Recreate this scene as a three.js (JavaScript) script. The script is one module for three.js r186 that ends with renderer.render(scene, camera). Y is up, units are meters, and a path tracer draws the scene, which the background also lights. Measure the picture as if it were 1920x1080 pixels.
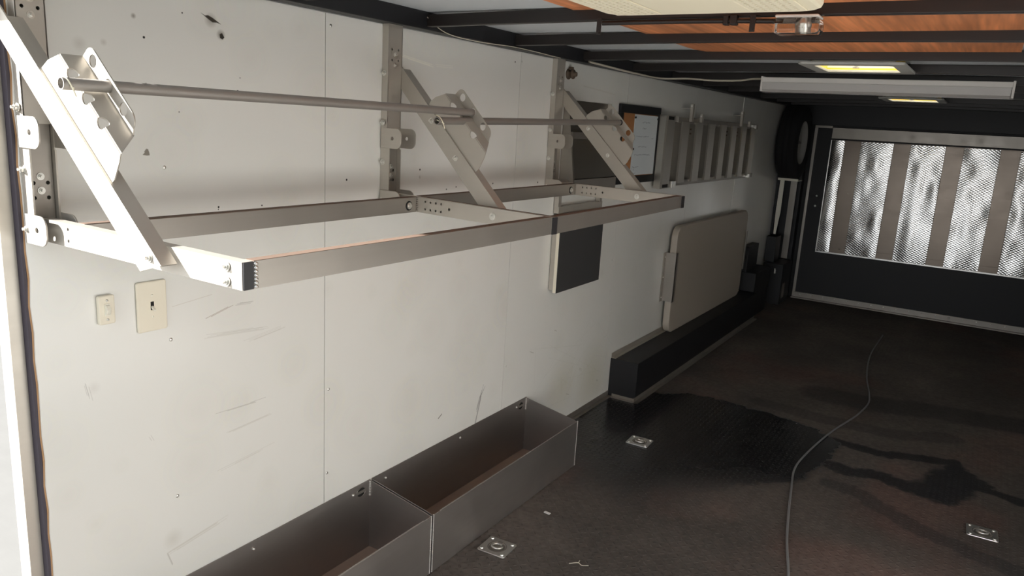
import * as THREE from 'three';
import { RoundedBoxGeometry } from 'three/addons/geometries/RoundedBoxGeometry.js';
import { mergeGeometries } from 'three/addons/utils/BufferGeometryUtils.js';

// ---------------------------------------------------------------- camera, sky, sun, exposure
const scene = new THREE.Scene();
const camera = new THREE.PerspectiveCamera(41.815, 1920 / 1080, 0.05, 200);
camera.position.set(1.9, 1.729, 0);
camera.rotation.order = 'YXZ';
camera.rotation.set(-0.21828, 0.55215, 0.05826);
const renderer = new THREE.WebGLRenderer({ antialias: true });
renderer.toneMapping = THREE.LinearToneMapping;
renderer.toneMappingExposure = 0.9;
renderer.shadowMap.enabled = true;
const SKY = 3.8, ZEN = 0.6;                    // hazy sky: bright towards the horizon, calmer overhead
{
  const W = 8, H = 128, d = new Float32Array(W * H * 4);
  for (let j = 0; j < H; j++) for (let i = 0; i < W; i++) {
    const el = Math.max(0, (j + 0.5) / H - 0.5) * 2, k = ZEN + (SKY - ZEN) * Math.pow(1 - el, 3), o = (j * W + i) * 4;
    d[o] = k * (0.97 - 0.12 * el); d[o + 1] = k * (1.0 - 0.04 * el); d[o + 2] = k * (1.02 + 0.12 * el); d[o + 3] = 1;
  }
  const t = new THREE.DataTexture(d, W, H, THREE.RGBAFormat, THREE.FloatType);
  t.mapping = THREE.EquirectangularReflectionMapping; t.magFilter = t.minFilter = THREE.LinearFilter; t.wrapS = THREE.RepeatWrapping; t.needsUpdate = true;
  scene.background = t;
}
const sun = new THREE.DirectionalLight(new THREE.Color().setRGB(1, 0.98, 0.95), 30);
sun.position.set(-0.9 * 8, 0.75 * 8, 8 - 0.9);
sun.target.position.set(0, 0, -0.9);
sun.castShadow = true;
sun.shadow.mapSize.set(4096, 4096);
Object.assign(sun.shadow.camera, { left: -12, right: 12, top: 12, bottom: -12, near: 0.5, far: 40 });
sun.shadow.radius = 2;
scene.add(sun, sun.target);

// ---------------------------------------------------------------- helpers
let seed = 7;
const rnd = () => { seed = (seed * 1664525 + 1013904223) >>> 0; return seed / 4294967296; };
const V = (x, y, z) => new THREE.Vector3(x, y, z);
const used = {};
function numbered(n) { const k = used[n] = (used[n] ?? -1) + 1; return k ? n + '_' + String(k).padStart(3, '0') : n; }
function planar(g) {                         // flat projection of uv in metres, by face normal
  g = g.index ? g.toNonIndexed() : g;
  const p = g.attributes.position, uv = new Float32Array(p.count * 2), a = V(), b = V(), c = V();
  if (!g.attributes.normal) g.computeVertexNormals();
  for (let i = 0; i < p.count; i += 3) {
    a.fromBufferAttribute(p, i); b.fromBufferAttribute(p, i + 1); c.fromBufferAttribute(p, i + 2);
    const n = b.clone().sub(a).cross(c.clone().sub(a)), ax = Math.abs(n.x), ay = Math.abs(n.y), az = Math.abs(n.z);
    [a, b, c].forEach((q, k) => {
      const o = (i + k) * 2;
      if (ax >= ay && ax >= az) { uv[o] = -q.z; uv[o + 1] = q.y; } else if (ay >= az) { uv[o] = q.x; uv[o + 1] = -q.z; } else { uv[o] = q.x; uv[o + 1] = q.y; }
    });
  }
  g.setAttribute('uv', new THREE.BufferAttribute(uv, 2));
  for (const k of Object.keys(g.attributes)) if (!['position', 'normal', 'uv'].includes(k)) g.deleteAttribute(k);
  return g;
}
function box(w, h, d, x, y, z, r = 0) {
  const g = r ? new RoundedBoxGeometry(w, h, d, 2, r) : new THREE.BoxGeometry(w, h, d);
  return g.translate(x, y, z);
}
const span = (x0, x1, y0, y1, z0, z1, r = 0) => box(Math.abs(x1 - x0), Math.abs(y1 - y0), Math.abs(z1 - z0), (x0 + x1) / 2, (y0 + y1) / 2, (z0 + z1) / 2, r);
function rod(a, b, r, seg = 16, r2 = r) {    // cylinder from point a to point b
  const d = b.clone().sub(a), g = new THREE.CylinderGeometry(r2, r, d.length(), seg);
  g.applyQuaternion(new THREE.Quaternion().setFromUnitVectors(V(0, 1, 0), d.clone().normalize()));
  return g.translate((a.x + b.x) / 2, (a.y + b.y) / 2, (a.z + b.z) / 2);
}
function shapeOf(pts, holes = []) {
  const s = new THREE.Shape(pts.map(([x, y]) => new THREE.Vector2(x, y)));
  for (const [x, y, r] of holes) { const h = new THREE.Path(); h.absarc(x, y, r, 0, Math.PI * 2, true); s.holes.push(h); }
  return s;
}
function roundRect(x0, y0, x1, y1, r) {
  const s = new THREE.Shape();
  s.moveTo(x0 + r, y0); s.lineTo(x1 - r, y0); s.absarc(x1 - r, y0 + r, r, -Math.PI / 2, 0, false);
  s.lineTo(x1, y1 - r); s.absarc(x1 - r, y1 - r, r, 0, Math.PI / 2, false);
  s.lineTo(x0 + r, y1); s.absarc(x0 + r, y1 - r, r, Math.PI / 2, Math.PI, false);
  s.lineTo(x0, y0 + r); s.absarc(x0 + r, y0 + r, r, Math.PI, Math.PI * 1.5, false);
  return s;
}
const extr = (shape, depth, bevel = 0) => new THREE.ExtrudeGeometry(shape, { depth: depth - 2 * bevel, bevelEnabled: bevel > 0, bevelSize: bevel, bevelThickness: bevel, bevelSegments: 2, curveSegments: 14 }).translate(0, 0, bevel);
const basis = (x, y, z, o) => new THREE.Matrix4().makeBasis(x, y, z).setPosition(o);
// a shape drawn in (-z, y), given thickness along +x from x0
const onWall = (shape, x0, depth, bevel = 0) => extr(shape, depth, bevel).applyMatrix4(basis(V(0, 0, -1), V(0, 1, 0), V(1, 0, 0), V(x0, 0, 0)));
// a shape drawn in (x, -z), given thickness upward from y0
const onFloor = (shape, y0, depth, bevel = 0) => extr(shape, depth, bevel).applyMatrix4(basis(V(1, 0, 0), V(0, 0, -1), V(0, 1, 0), V(0, y0, 0)));
function mesh(name, geos, mat, parent = scene, label) {
  const list = (Array.isArray(geos) ? geos : [geos]).map(planar);
  const m = new THREE.Mesh(list.length > 1 ? mergeGeometries(list) : list[0], mat);
  m.name = parent === scene ? numbered(name) : name;
  m.castShadow = m.receiveShadow = true;
  if (label) m.userData.label = label;
  parent.add(m);
  return m;
}
function thing(name, label, category, group) {
  const o = new THREE.Group(); o.name = numbered(name); o.userData = { label, category };
  if (group) o.userData.group = group;
  scene.add(o); return o;
}
function tag(o, label, category, group) { Object.assign(o.userData, { label, category }); if (group) o.userData.group = group; return o; }
function struct(name, geos, mat, label) { const m = mesh(name, geos, mat); m.userData.kind = 'structure'; if (label) m.userData.label = label; return m; }
function structGroup(name, label) { const o = new THREE.Group(); o.name = name; o.userData.kind = 'structure'; if (label) o.userData.label = label; scene.add(o); return o; }
function copyOf(src, label, move) {           // a thing again, with its parts, moved as a whole
  const c = src.clone(); c.name = numbered(src.name.replace(/_\d{3}$/, '')); c.userData = { ...src.userData, label };
  move(c); scene.add(c); return c;
}

// ---------------------------------------------------------------- textures
function noiseGrid(w, h) { const a = new Float32Array(w * h); for (let i = 0; i < a.length; i++) a[i] = rnd(); return a; }
const lattice = noiseGrid(256, 256);
function vnoise(x, y) {
  const xi = Math.floor(x), yi = Math.floor(y), fx = x - xi, fy = y - yi, u = fx * fx * (3 - 2 * fx), v = fy * fy * (3 - 2 * fy);
  const g = (i, j) => lattice[(i & 255) + (j & 255) * 256];
  return (g(xi, yi) * (1 - u) + g(xi + 1, yi) * u) * (1 - v) + (g(xi, yi + 1) * (1 - u) + g(xi + 1, yi + 1) * u) * v;
}
const fbm = (x, y, n = 4) => { let s = 0, a = 0.5, t = 0; for (let i = 0; i < n; i++) { s += a * vnoise(x, y); t += a; a *= 0.5; x = x * 2.03 + 17; y = y * 2.03 + 5; } return s / t; };
function dataTex(w, h, f, srgb, rep) {
  const d = new Uint8Array(w * h * 4);
  for (let j = 0; j < h; j++) for (let i = 0; i < w; i++) {
    const c = f(i / w, j / h), o = (j * w + i) * 4, g = Array.isArray(c) ? c : [c, c, c];
    for (let k = 0; k < 3; k++) d[o + k] = Math.max(0, Math.min(255, g[k] * 255));
    d[o + 3] = 255;
  }
  const t = new THREE.DataTexture(d, w, h);
  t.wrapS = t.wrapT = THREE.RepeatWrapping; t.magFilter = THREE.LinearFilter; t.minFilter = THREE.LinearMipmapLinearFilter; t.generateMipmaps = true;
  if (srgb) t.colorSpace = THREE.SRGBColorSpace;
  if (rep) t.repeat.set(rep[0], rep[1]);
  t.needsUpdate = true; return t;
}
// noise made to tile by cross-fading, for metal sheen and tint
const tiled = (f) => (u, v) => (f(u, v) * (1 - u) + f(u - 1, v) * u) * (1 - v) + (f(u, v - 1) * (1 - u) + f(u - 1, v - 1) * u) * v;
const smear = tiled((u, v) => 0.86 + 0.16 * (fbm(u * 4 + 60, v * 40 + 60, 3) - 0.5) + 0.3 * (fbm(u * 8 + 40, v * 8 + 49, 4) - 0.5));
const smearV = dataTex(512, 512, smear, false, [1.7, 1.7]);
const tint = tiled((u, v) => 0.9 + 0.12 * (fbm(u * 7 + 50, v * 7 + 50, 4) - 0.5) + 0.05 * (fbm(u * 3 + 20, v * 90 + 100, 2) - 0.5));
const tintV = dataTex(512, 512, (u, v) => { const n = tint(u, v); return [n, n * 0.985, n * 0.965]; }, false, [1.3, 1.3]);
// rubber tread: short raised lozenges set alternately on a slant
const tread = dataTex(256, 256, (u, v) => {
  let h = 0;
  for (const [cx, cy, s] of [[0.25, 0.25, 1], [0.75, 0.75, 1], [0.75, 0.25, -1], [0.25, 0.75, -1]]) for (let a = -1; a <= 1; a++) for (let b = -1; b <= 1; b++) {
    const x = u - cx - a, y = v - cy - b, p = (x + s * y) * 0.7071, q = (x - s * y) * 0.7071;
    const e = 1 - Math.sqrt((p / 0.2) ** 2 + (q / 0.085) ** 2); h = Math.max(h, Math.min(1, e * 1.9));
  }
  return Math.max(0, h);
}, false, [1 / 0.056, 1 / 0.056]);
// embossed quilting of the bright door panels
const quilt = dataTex(256, 256, (u, v) => {
  const a = Math.abs(Math.sin(Math.PI * (u + v))), b = Math.abs(Math.sin(Math.PI * (u - v)));
  return Math.sqrt(a * b);
}, false, [1 / 0.036, 1 / 0.024]);
// floor: dust, wet patch, tracks of spilled water (x 0..2.6, -z 0.8..8.8)
const FX0 = -0.1, FW = 2.8, FZ0 = 0.8, FH = 8.0;
const wetPoly = [[0.1, 4.7], [0.22, 4.62], [0.41, 4.75], [0.59, 4.78], [0.97, 4.76], [1.25, 4.68], [1.42, 4.55], [1.39, 4.18], [1.32, 3.87], [1.15, 3.71], [0.99, 3.51], [0.89, 3.33], [0.71, 3.09], [0.42, 3.14], [0.29, 3.2], [0.0, 3.3], [0.0, 4.5]];
const tracks = [
  [[[1.36, 4.57], [1.51, 4.55], [1.65, 4.55], [1.81, 4.62], [1.98, 4.68], [2.02, 4.57], [2.12, 4.46]], 0.06, 0.95],
  [[[1.42, 4.19], [1.52, 4.17], [1.66, 4.22], [1.77, 4.18], [1.89, 4.16], [1.98, 4.14], [2.03, 4.38], [2.0, 4.6]], 0.075, 0.97],
  [[[1.92, 4.2], [1.97, 4.3], [2.0, 4.45]], 0.15, 0.97],
  [[[2.01, 4.46], [2.1, 4.4], [2.19, 4.4], [2.31, 4.35], [2.5, 4.3]], 0.05, 1],
  [[[1.45, 3.95], [1.6, 3.93], [1.68, 3.85], [1.81, 3.76], [1.92, 3.7], [2.05, 3.66], [2.15, 3.61], [2.29, 3.59], [2.5, 3.5]], 0.07, 0.4],
  [[[1.18, 5.4], [1.42, 5.4], [1.8, 5.54], [2.34, 5.64], [2.6, 5.7]], 0.2, 0.45],
  [[[0.87, 4.93], [1.31, 4.89], [1.67, 4.92], [1.94, 5.08]], 0.1, 0.3],
];
function segDist(px, py, a, b) { const dx = b[0] - a[0], dy = b[1] - a[1], t = Math.max(0, Math.min(1, ((px - a[0]) * dx + (py - a[1]) * dy) / (dx * dx + dy * dy))); return Math.hypot(px - a[0] - t * dx, py - a[1] - t * dy); }
function polyDist(px, py, P) {
  let d = 9, inside = false;
  for (let i = 0, j = P.length - 1; i < P.length; j = i++) {
    d = Math.min(d, segDist(px, py, P[j], P[i]));
    if ((P[i][1] > py) !== (P[j][1] > py) && px < (P[j][0] - P[i][0]) * (py - P[i][1]) / (P[j][1] - P[i][1]) + P[i][0]) inside = !inside;
  }
  return inside ? -d : d;
}
const sstep = (a, b, x) => { const t = Math.max(0, Math.min(1, (x - a) / (b - a))); return t * t * (3 - 2 * t); };
function wetness(x, z) {
  const jag = (fbm(x * 28, z * 28, 3) - 0.5) * 0.09;
  const pd = polyDist(x, z, wetPoly), far = sstep(3.25, 4.1, z);
  let w = (1 - sstep(-0.015, 0.02, pd + jag)) * far + (1 - sstep(-0.42, 0.16, pd + jag * 1.5)) * (1 - far);   // the near side dries out gradually
  const patch = w;
  for (const [L, r, k] of tracks) { let d = 9; for (let i = 1; i < L.length; i++) d = Math.min(d, segDist(x, z, L[i - 1], L[i])); w = Math.max(w, k * (1 - sstep(r * 0.6, r, d + jag * 0.5))); }
  return [w, patch];
}
const wetGrid = [], glossGrid = []; const GW = 1024, GH = 2048;
for (let j = 0; j < GH; j++) for (let i = 0; i < GW; i++) { const [w, p] = wetness(FX0 + (i + 0.5) / GW * FW, FZ0 + (j + 0.5) / GH * FH); wetGrid.push(w); glossGrid.push(p); }
const floorFit = (t) => { t.wrapS = t.wrapT = THREE.ClampToEdgeWrapping; t.repeat.set(1 / FW, 1 / FH); t.offset.set(-FX0 / FW, -FZ0 / FH); return t; };
const floorMap = floorFit(dataTex(GW, GH, (u, v) => {
  const x = u * FW, z = v * FH, w = wetGrid[Math.min(GH - 1, Math.floor(v * GH)) * GW + Math.min(GW - 1, Math.floor(u * GW))];
  const dust = 0.74 + 0.52 * fbm(x * 2.2, z * 2.2, 5), red = sstep(0.52, 0.75, fbm(x * 1.6 + 30, z * 1.6 + 11, 4)), spk = vnoise(x * 160, z * 160) > 0.985 && vnoise(x * 9, z * 9) > 0.55 ? 0.22 : 0;
  const k = dust * (0.9 + 0.2 * vnoise(x * 60, z * 60));
  const dry = [0.33 * k + 0.05 * red + spk, 0.305 * k + 0.005 * red + spk, 0.285 * k + spk], wet = [0.115, 0.115, 0.125];
  return dry.map((c, i) => c * (1 - w) + wet[i] * w);
}, true));
const floorRough = floorFit(dataTex(GW, GH, (u, v) => {
  const p = glossGrid[Math.min(GH - 1, Math.floor(v * GH)) * GW + Math.min(GW - 1, Math.floor(u * GW))];
  return 0.8 - 0.58 * p + 0.1 * (fbm(u * 40, v * 110, 3) - 0.5);
}, false));
// white wall sheets: faint grime, scuffs and scratches
function wallTexture(z0, z1, y0, y1, W, H, marks) {
  const c = document.createElement('canvas'); c.width = W; c.height = H; const g = c.getContext('2d');
  g.fillStyle = '#e6e5e0'; g.fillRect(0, 0, W, H);
  const X = (z) => (-z - z0) / (z1 - z0) * W, Y = (y) => (y1 - y) / (y1 - y0) * H, S = W / (z1 - z0);
  for (let i = 0; i < 130; i++) {             // faint broad smudges
    const x = rnd() * W, y = rnd() * H, r = (0.03 + 0.12 * rnd()) * S, q = g.createRadialGradient(x, y, 0, x, y, r);
    const a = 0.02 + 0.03 * rnd(); q.addColorStop(0, 'rgba(150,140,120,' + a + ')'); q.addColorStop(1, 'rgba(150,140,120,0)'); g.fillStyle = q; g.fillRect(x - r, y - r, 2 * r, 2 * r);
  }
  marks(g, X, Y, S);
  const t = new THREE.CanvasTexture(c); t.colorSpace = THREE.SRGBColorSpace; t.wrapS = t.wrapT = THREE.ClampToEdgeWrapping;
  t.repeat.set(1 / (z1 - z0), 1 / (y1 - y0)); t.offset.set(-z0 / (z1 - z0), -y0 / (y1 - y0)); return t;
}
function scratch(g, X, Y, S, z0, y0, z1, y1, col, wmm, n = 3) {
  for (let k = 0; k < n; k++) {
    const dz = (rnd() - 0.5) * 0.012, dy = (rnd() - 0.5) * 0.012, a = rnd() * 0.3, b = 0.7 + rnd() * 0.3;
    g.strokeStyle = col; g.globalAlpha = 0.5; g.lineWidth = Math.max(0.6, wmm * 0.45 / 1000 * S); g.lineCap = 'round'; g.beginPath();
    const L = (t) => [X(z0 + (z1 - z0) * t + dz), Y(y0 + (y1 - y0) * t + dy)];
    g.moveTo(...L(a)); g.quadraticCurveTo(...L((a + b) / 2 + 0.02 * (rnd() - 0.5)), ...L(b)); g.stroke(); g.globalAlpha = 1;
  }
}
function blot(g, X, Y, S, z, y, pts, col) { g.fillStyle = col; g.beginPath(); pts.forEach(([a, b], i) => g[i ? 'lineTo' : 'moveTo'](X(z - a / 1000), Y(y + b / 1000))); g.closePath(); g.fill(); }
function smudge(g, X, Y, S, z, y, rmm, col, a) { const x = X(z), v = Y(y), r = rmm / 1000 * S, q = g.createRadialGradient(x, v, 0, x, v, r); q.addColorStop(0, 'rgba(' + col + ',' + a + ')'); q.addColorStop(1, 'rgba(' + col + ',0)'); g.fillStyle = q; g.fillRect(x - r, v - r, 2 * r, 2 * r); }
const hole = (g, X, Y, S, z, y, mm = 2.2) => { g.fillStyle = '#1d1a17'; g.beginPath(); g.ellipse(X(z), Y(y), mm / 1000 * S, mm / 1000 * S, 0, 0, Math.PI * 2); g.fill(); };
const wallNear = wallTexture(0.86, 3.06, 0, 2.06, 2048, 1918, (g, X, Y, S) => {
  blot(g, X, Y, S, -1.408, 1.957, [[-32, 12], [-18, 6], [-8, 8], [6, 3], [34, -11], [20, -8], [6, -9], [-6, -3]], '#3d3a34'); smudge(g, X, Y, S, -1.408, 1.953, 22, '60,55,45', 0.35);
  blot(g, X, Y, S, -1.442, 1.915, [[-6, 4], [2, 8], [9, -3], [3, -9], [-5, -6]], '#2c2a25'); smudge(g, X, Y, S, -1.44, 1.918, 16, '60,55,45', 0.5);
  blot(g, X, Y, S, -1.2, 1.592, [[-12, -7], [-6, -1], [-7, 2], [-1, 9], [4, 8], [7, -1], [8, -8], [0, -9]], '#8b847a');
  smudge(g, X, Y, S, -1.181, 1.933, 8, '70,62,50', 0.5); smudge(g, X, Y, S, -1.04, 1.85, 20, '110,100,85', 0.15); smudge(g, X, Y, S, -1.1, 1.86, 10, '110,100,85', 0.2);
  for (const [z, y, r] of [[-1.207, 1.884, 3], [-1.207, 1.768, 2], [-1.493, 1.767, 3], [-1.502, 1.805, 1.5], [-1.417, 1.432, 2.8], [-1.416, 1.425, 1.5], [-1.574, 1.427, 2.4], [-1.941, 1.494, 3.5], [-2.343, 1.52, 3.5], [-2.587, 1.442, 3], [-2.52, 1.435, 3], [-2.866, 1.446, 3.5], [-2.998, 1.988, 3.5], [-1.3, 1.7, 1.5], [-1.32, 1.96, 2]]) hole(g, X, Y, S, z, y, r);
  scratch(g, X, Y, S, -1.217, 1.155, -1.428, 1.178, 'rgba(120,90,65,0.55)', 2.2, 1);
  scratch(g, X, Y, S, -1.361, 1.1, -1.47, 1.13, 'rgba(90,60,40,0.8)', 3, 2);
  scratch(g, X, Y, S, -1.47, 1.125, -1.55, 1.12, 'rgba(60,55,48,0.7)', 2, 3);
  scratch(g, X, Y, S, -1.34, 1.05, -1.6, 1.03, 'rgba(120,112,98,0.3)', 3, 6);
  scratch(g, X, Y, S, -1.5, 1.0, -1.66, 1.02, 'rgba(120,112,98,0.25)', 3, 5);
  scratch(g, X, Y, S, -1.377, 0.79, -1.56, 0.785, 'rgba(95,85,72,0.7)', 2.6, 2); scratch(g, X, Y, S, -1.5, 0.79, -1.6, 0.79, 'rgba(60,52,45,0.6)', 2, 1);
  scratch(g, X, Y, S, -1.42, 0.72, -1.64, 0.735, 'rgba(120,110,95,0.35)', 3, 3); scratch(g, X, Y, S, -1.38, 0.6, -1.62, 0.62, 'rgba(130,120,100,0.3)', 3, 3);
  smudge(g, X, Y, S, -1.226, 0.443, 36, '130,120,95', 0.14); scratch(g, X, Y, S, -1.2, 0.4, -1.42, 0.43, 'rgba(125,115,95,0.16)', 6, 6);
  scratch(g, X, Y, S, -1.2, 0.41, -1.22, 0.35, 'rgba(110,100,85,0.5)', 4, 2); smudge(g, X, Y, S, -1.02, 0.98, 20, '150,140,130', 0.12);
  scratch(g, X, Y, S, -2.875, 0.49, -2.8, 0.25, 'rgba(50,46,42,0.85)', 4, 4); scratch(g, X, Y, S, -2.86, 0.46, -2.82, 0.36, 'rgba(40,38,36,0.8)', 5, 3); scratch(g, X, Y, S, -2.89, 0.47, -2.85, 0.42, 'rgba(40,38,36,0.9)', 4, 2);
  blot(g, X, Y, S, -2.536, 0.426, [[-14, -7], [0, 0], [14, 8], [13, 3], [0, -4], [-12, -11]], '#5b544a');
  scratch(g, X, Y, S, -2.193, 1.94, -2.42, 1.915, 'rgba(255,252,240,0.9)', 9, 3); scratch(g, X, Y, S, -2.38, 1.918, -2.58, 1.925, 'rgba(255,252,240,0.7)', 7, 2);
  scratch(g, X, Y, S, -1.0, 1.0, -1.01, 0.95, 'rgba(60,55,50,0.5)', 2, 4); scratch(g, X, Y, S, -1.17, 0.8, -1.18, 0.78, 'rgba(60,55,50,0.5)', 2, 2);
});
const wallFar = wallTexture(3.0, 8.4, 0, 2.06, 2048, 781, (g, X, Y, S) => {
  for (let i = 0; i < 16; i++) scratch(g, X, Y, S, -3.2 - 1.2 * rnd(), 0.15 + 0.5 * rnd(), -3.3 - 1.2 * rnd(), 0.1 + 0.5 * rnd(), 'rgba(120,112,95,0.18)', 5, 1);
  for (let i = 0; i < 12; i++) scratch(g, X, Y, S, -3.6 - 0.6 * rnd(), 0.12 + 0.12 * rnd(), -3.62 - 0.6 * rnd(), 0.3 + 0.1 * rnd(), 'rgba(160,140,90,0.2)', 6, 1);
  hole(g, X, Y, S, -3.27, 1.436, 4); smudge(g, X, Y, S, -4.1, 0.2, 260, '170,160,120', 0.25); smudge(g, X, Y, S, -3.7, 0.25, 200, '170,160,120', 0.2);
  for (const [z, y] of [[-3.9, 0.3], [-3.75, 0.18], [-4.15, 0.16], [-3.3, 0.55], [-3.55, 0.62]]) scratch(g, X, Y, S, z, y, z - 0.05, y - 0.02, 'rgba(80,72,60,0.5)', 5, 2);
  scratch(g, X, Y, S, -3.62, 1.93, -4.2, 1.9, 'rgba(210,205,195,0.8)', 6, 3);
});
const plyTex = dataTex(512, 1024, (u, v) => {
  const n = fbm(u * 30, v * 5, 4), s = fbm(u * 90 + 9, v * 7, 3), b = fbm(u * 3 + 5, v * 2, 3), k = 0.84 + 0.3 * (n - 0.5) + 0.22 * (s - 0.5) + 0.3 * (b - 0.5);
  return [1.02 * k, 0.66 * k, 0.44 * k];
}, true, [0.9, 0.45]);
const boardTex = (() => {
  const c = document.createElement('canvas'); c.width = 512; c.height = 640; const g = c.getContext('2d');
  g.fillStyle = '#d7dee2'; g.fillRect(0, 0, 512, 640); g.strokeStyle = 'rgba(70,80,100,0.75)'; g.lineWidth = 3;
  for (const [y, x0, x1] of [[90, 170, 330], [150, 180, 260], [230, 60, 330], [245, 380, 440], [330, 120, 300], [410, 60, 380], [530, 40, 180], [560, 60, 90], [590, 60, 120]]) { g.beginPath(); for (let x = x0; x < x1; x += 6) { const yy = y + (rnd() - 0.5) * 16; if (x === x0 || rnd() < 0.14) g.moveTo(x, yy); else g.lineTo(x, yy); } g.stroke(); }
  const t = new THREE.CanvasTexture(c); t.colorSpace = THREE.SRGBColorSpace; t.wrapS = t.wrapT = THREE.ClampToEdgeWrapping; t.repeat.set(1 / 0.4, 1 / 0.4); t.offset.set(-4.36 / 0.4, -1.42 / 0.4); return t;
})();

// ---------------------------------------------------------------- materials
const M = {};
const std = (k, o) => (M[k] = new THREE.MeshPhysicalMaterial(o));
const lin = (r, g, b) => new THREE.Color().setRGB(r, g, b);
std('wallNear', { map: wallNear, roughness: 0.32, clearcoat: 0.25, clearcoatRoughness: 0.14 });
std('wallFar', { map: wallFar, roughness: 0.3, clearcoat: 0.3, clearcoatRoughness: 0.12 });
std('wallPlain', { color: lin(0.74, 0.745, 0.73), roughness: 0.5 });
std('floor', { map: floorMap, roughnessMap: floorRough, roughness: 1, bumpMap: tread, bumpScale: 0.0035 });
std('alu', { color: lin(0.56, 0.53, 0.48), map: tintV, metalness: 0.6, roughness: 0.5, roughnessMap: smearV });
std('mill', { color: lin(0.4, 0.375, 0.345), map: tintV, metalness: 0.8, roughness: 0.5, roughnessMap: smearV });
std('rampMetal', { color: lin(0.5, 0.48, 0.44), map: tintV, metalness: 0.85, roughness: 0.36 });
std('doorMetal', { color: lin(0.2, 0.17, 0.145), map: tintV, metalness: 0.9, roughness: 0.36, roughnessMap: smearV });
std('binMetal', { color: lin(0.44, 0.415, 0.4), map: tintV, metalness: 0.92, roughness: 0.5, roughnessMap: smearV });
std('binFloor', { color: lin(0.36, 0.27, 0.22), map: tintV, metalness: 0.2, roughness: 0.7 });
std('bright', { color: lin(0.78, 0.77, 0.74), metalness: 0.95, roughness: 0.28 });
std('steelPipe', { color: lin(0.4, 0.38, 0.36), map: tintV, metalness: 0.8, roughness: 0.7, roughnessMap: smearV });
std('wornEdge', { color: lin(0.13, 0.085, 0.06), map: tintV, roughness: 0.8 });
std('zinc', { color: lin(0.75, 0.74, 0.7), metalness: 0.9, roughness: 0.3 });
std('black', { color: lin(0.007, 0.007, 0.008), roughness: 0.6 });
std('blackWood', { color: lin(0.009, 0.009, 0.011), roughness: 0.55 });
std('blackMetal', { color: lin(0.008, 0.008, 0.01), roughness: 0.48 });
std('rib', { color: lin(0.018, 0.014, 0.013), roughness: 0.38 });
std('capBlack', { color: lin(0.015, 0.014, 0.016), roughness: 0.5 });
std('hole', { color: lin(0.01, 0.009, 0.008), roughness: 0.9 });
std('roof', { color: lin(0.66, 0.7, 0.73), roughness: 0.42 });
std('ply', { map: plyTex, roughness: 0.55 });
std('plyEdge', { color: lin(0.5, 0.3, 0.16), map: tintV, roughness: 0.85 });
std('gasket', { color: lin(0.055, 0.045, 0.06), roughness: 0.6 });
std('ivory', { color: lin(0.84, 0.78, 0.64), roughness: 0.38 });
std('ivoryLight', { color: lin(0.84, 0.81, 0.7), roughness: 0.38 });
std('beige', { color: lin(0.87, 0.81, 0.63), roughness: 0.5 });
std('tableTop', { color: lin(0.44, 0.39, 0.33), roughness: 0.5, bumpMap: smearV, bumpScale: 0.0002 });
std('slate', { color: lin(0.055, 0.055, 0.058), map: tintV, roughness: 0.55 });
std('cork', { color: lin(0.42, 0.19, 0.075), map: tintV, roughness: 0.95 });
std('board', { map: boardTex, roughness: 0.35 });
std('rubber', { color: lin(0.008, 0.008, 0.009), roughness: 0.85 });
std('wheelRim', { color: lin(0.36, 0.35, 0.33), roughness: 0.5 });
std('quilt', { color: lin(0.66, 0.66, 0.65), metalness: 1, roughness: 0.13, bumpMap: quilt, bumpScale: 0.0008 });
std('stainless', { color: lin(0.3, 0.28, 0.255), map: tintV, metalness: 0.95, roughness: 0.42, roughnessMap: smearV });
std('fixture', { color: lin(0.75, 0.72, 0.68), roughness: 0.45 });
std('lens', { color: lin(0.74, 0.72, 0.7), roughness: 0.35, transmission: 0.35, thickness: 0 });
std('clear', { color: lin(0.95, 0.93, 0.88), roughness: 0.12, transmission: 1, thickness: 0.004, ior: 1.49 });
std('ventLid', { color: lin(0.98, 0.96, 0.9), roughness: 0.9, transmission: 0.9, thickness: 0 });
std('ventFrame', { color: lin(0.5, 0.5, 0.47), roughness: 0.5 });
std('ventThroat', { color: lin(0.9, 0.62, 0.1), roughness: 0.7 });
std('ventThroatLit', { color: lin(0.88, 0.84, 0.72), roughness: 0.7 });  // throat end walls: brightness of daylight through the lid put into the colour
std('cord', { color: lin(0.2, 0.2, 0.205), roughness: 0.5 });
std('cable', { color: lin(0.6, 0.55, 0.45), roughness: 0.6 });
std('rustMetal', { color: lin(0.16, 0.12, 0.09), map: tintV, metalness: 0.5, roughness: 0.7 });
std('paper', { color: lin(0.8, 0.8, 0.78), roughness: 0.8 });
std('ground', { color: lin(0.14, 0.14, 0.135), map: tintV, roughness: 0.9 });
std('addedShadeWall', { color: lin(0.04, 0.045, 0.04), roughness: 0.9 });
std('outer', { color: lin(0.75, 0.75, 0.75), roughness: 0.4 });

// ---------------------------------------------------------------- the setting
const ZB = -0.885, ZF = -8.62, XR = 2.58, YW = 2.035;
struct('ground', span(-30, 30, -0.75, -0.7, -40, 30), M.ground);
struct('floor', span(-0.06, XR + 0.06, -0.1, 0, -0.86, ZF - 0.1), M.floor, 'dark rubber tread floor with a wet patch and dust');

struct('added_shade_wall', span(5.2, 5.5, -0.75, 4.6, 9, -16), M.addedShadeWall, 'added dark wall out of view that cuts side light into the trailer');  // added out of view to darken daylight coming in from the right

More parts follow.
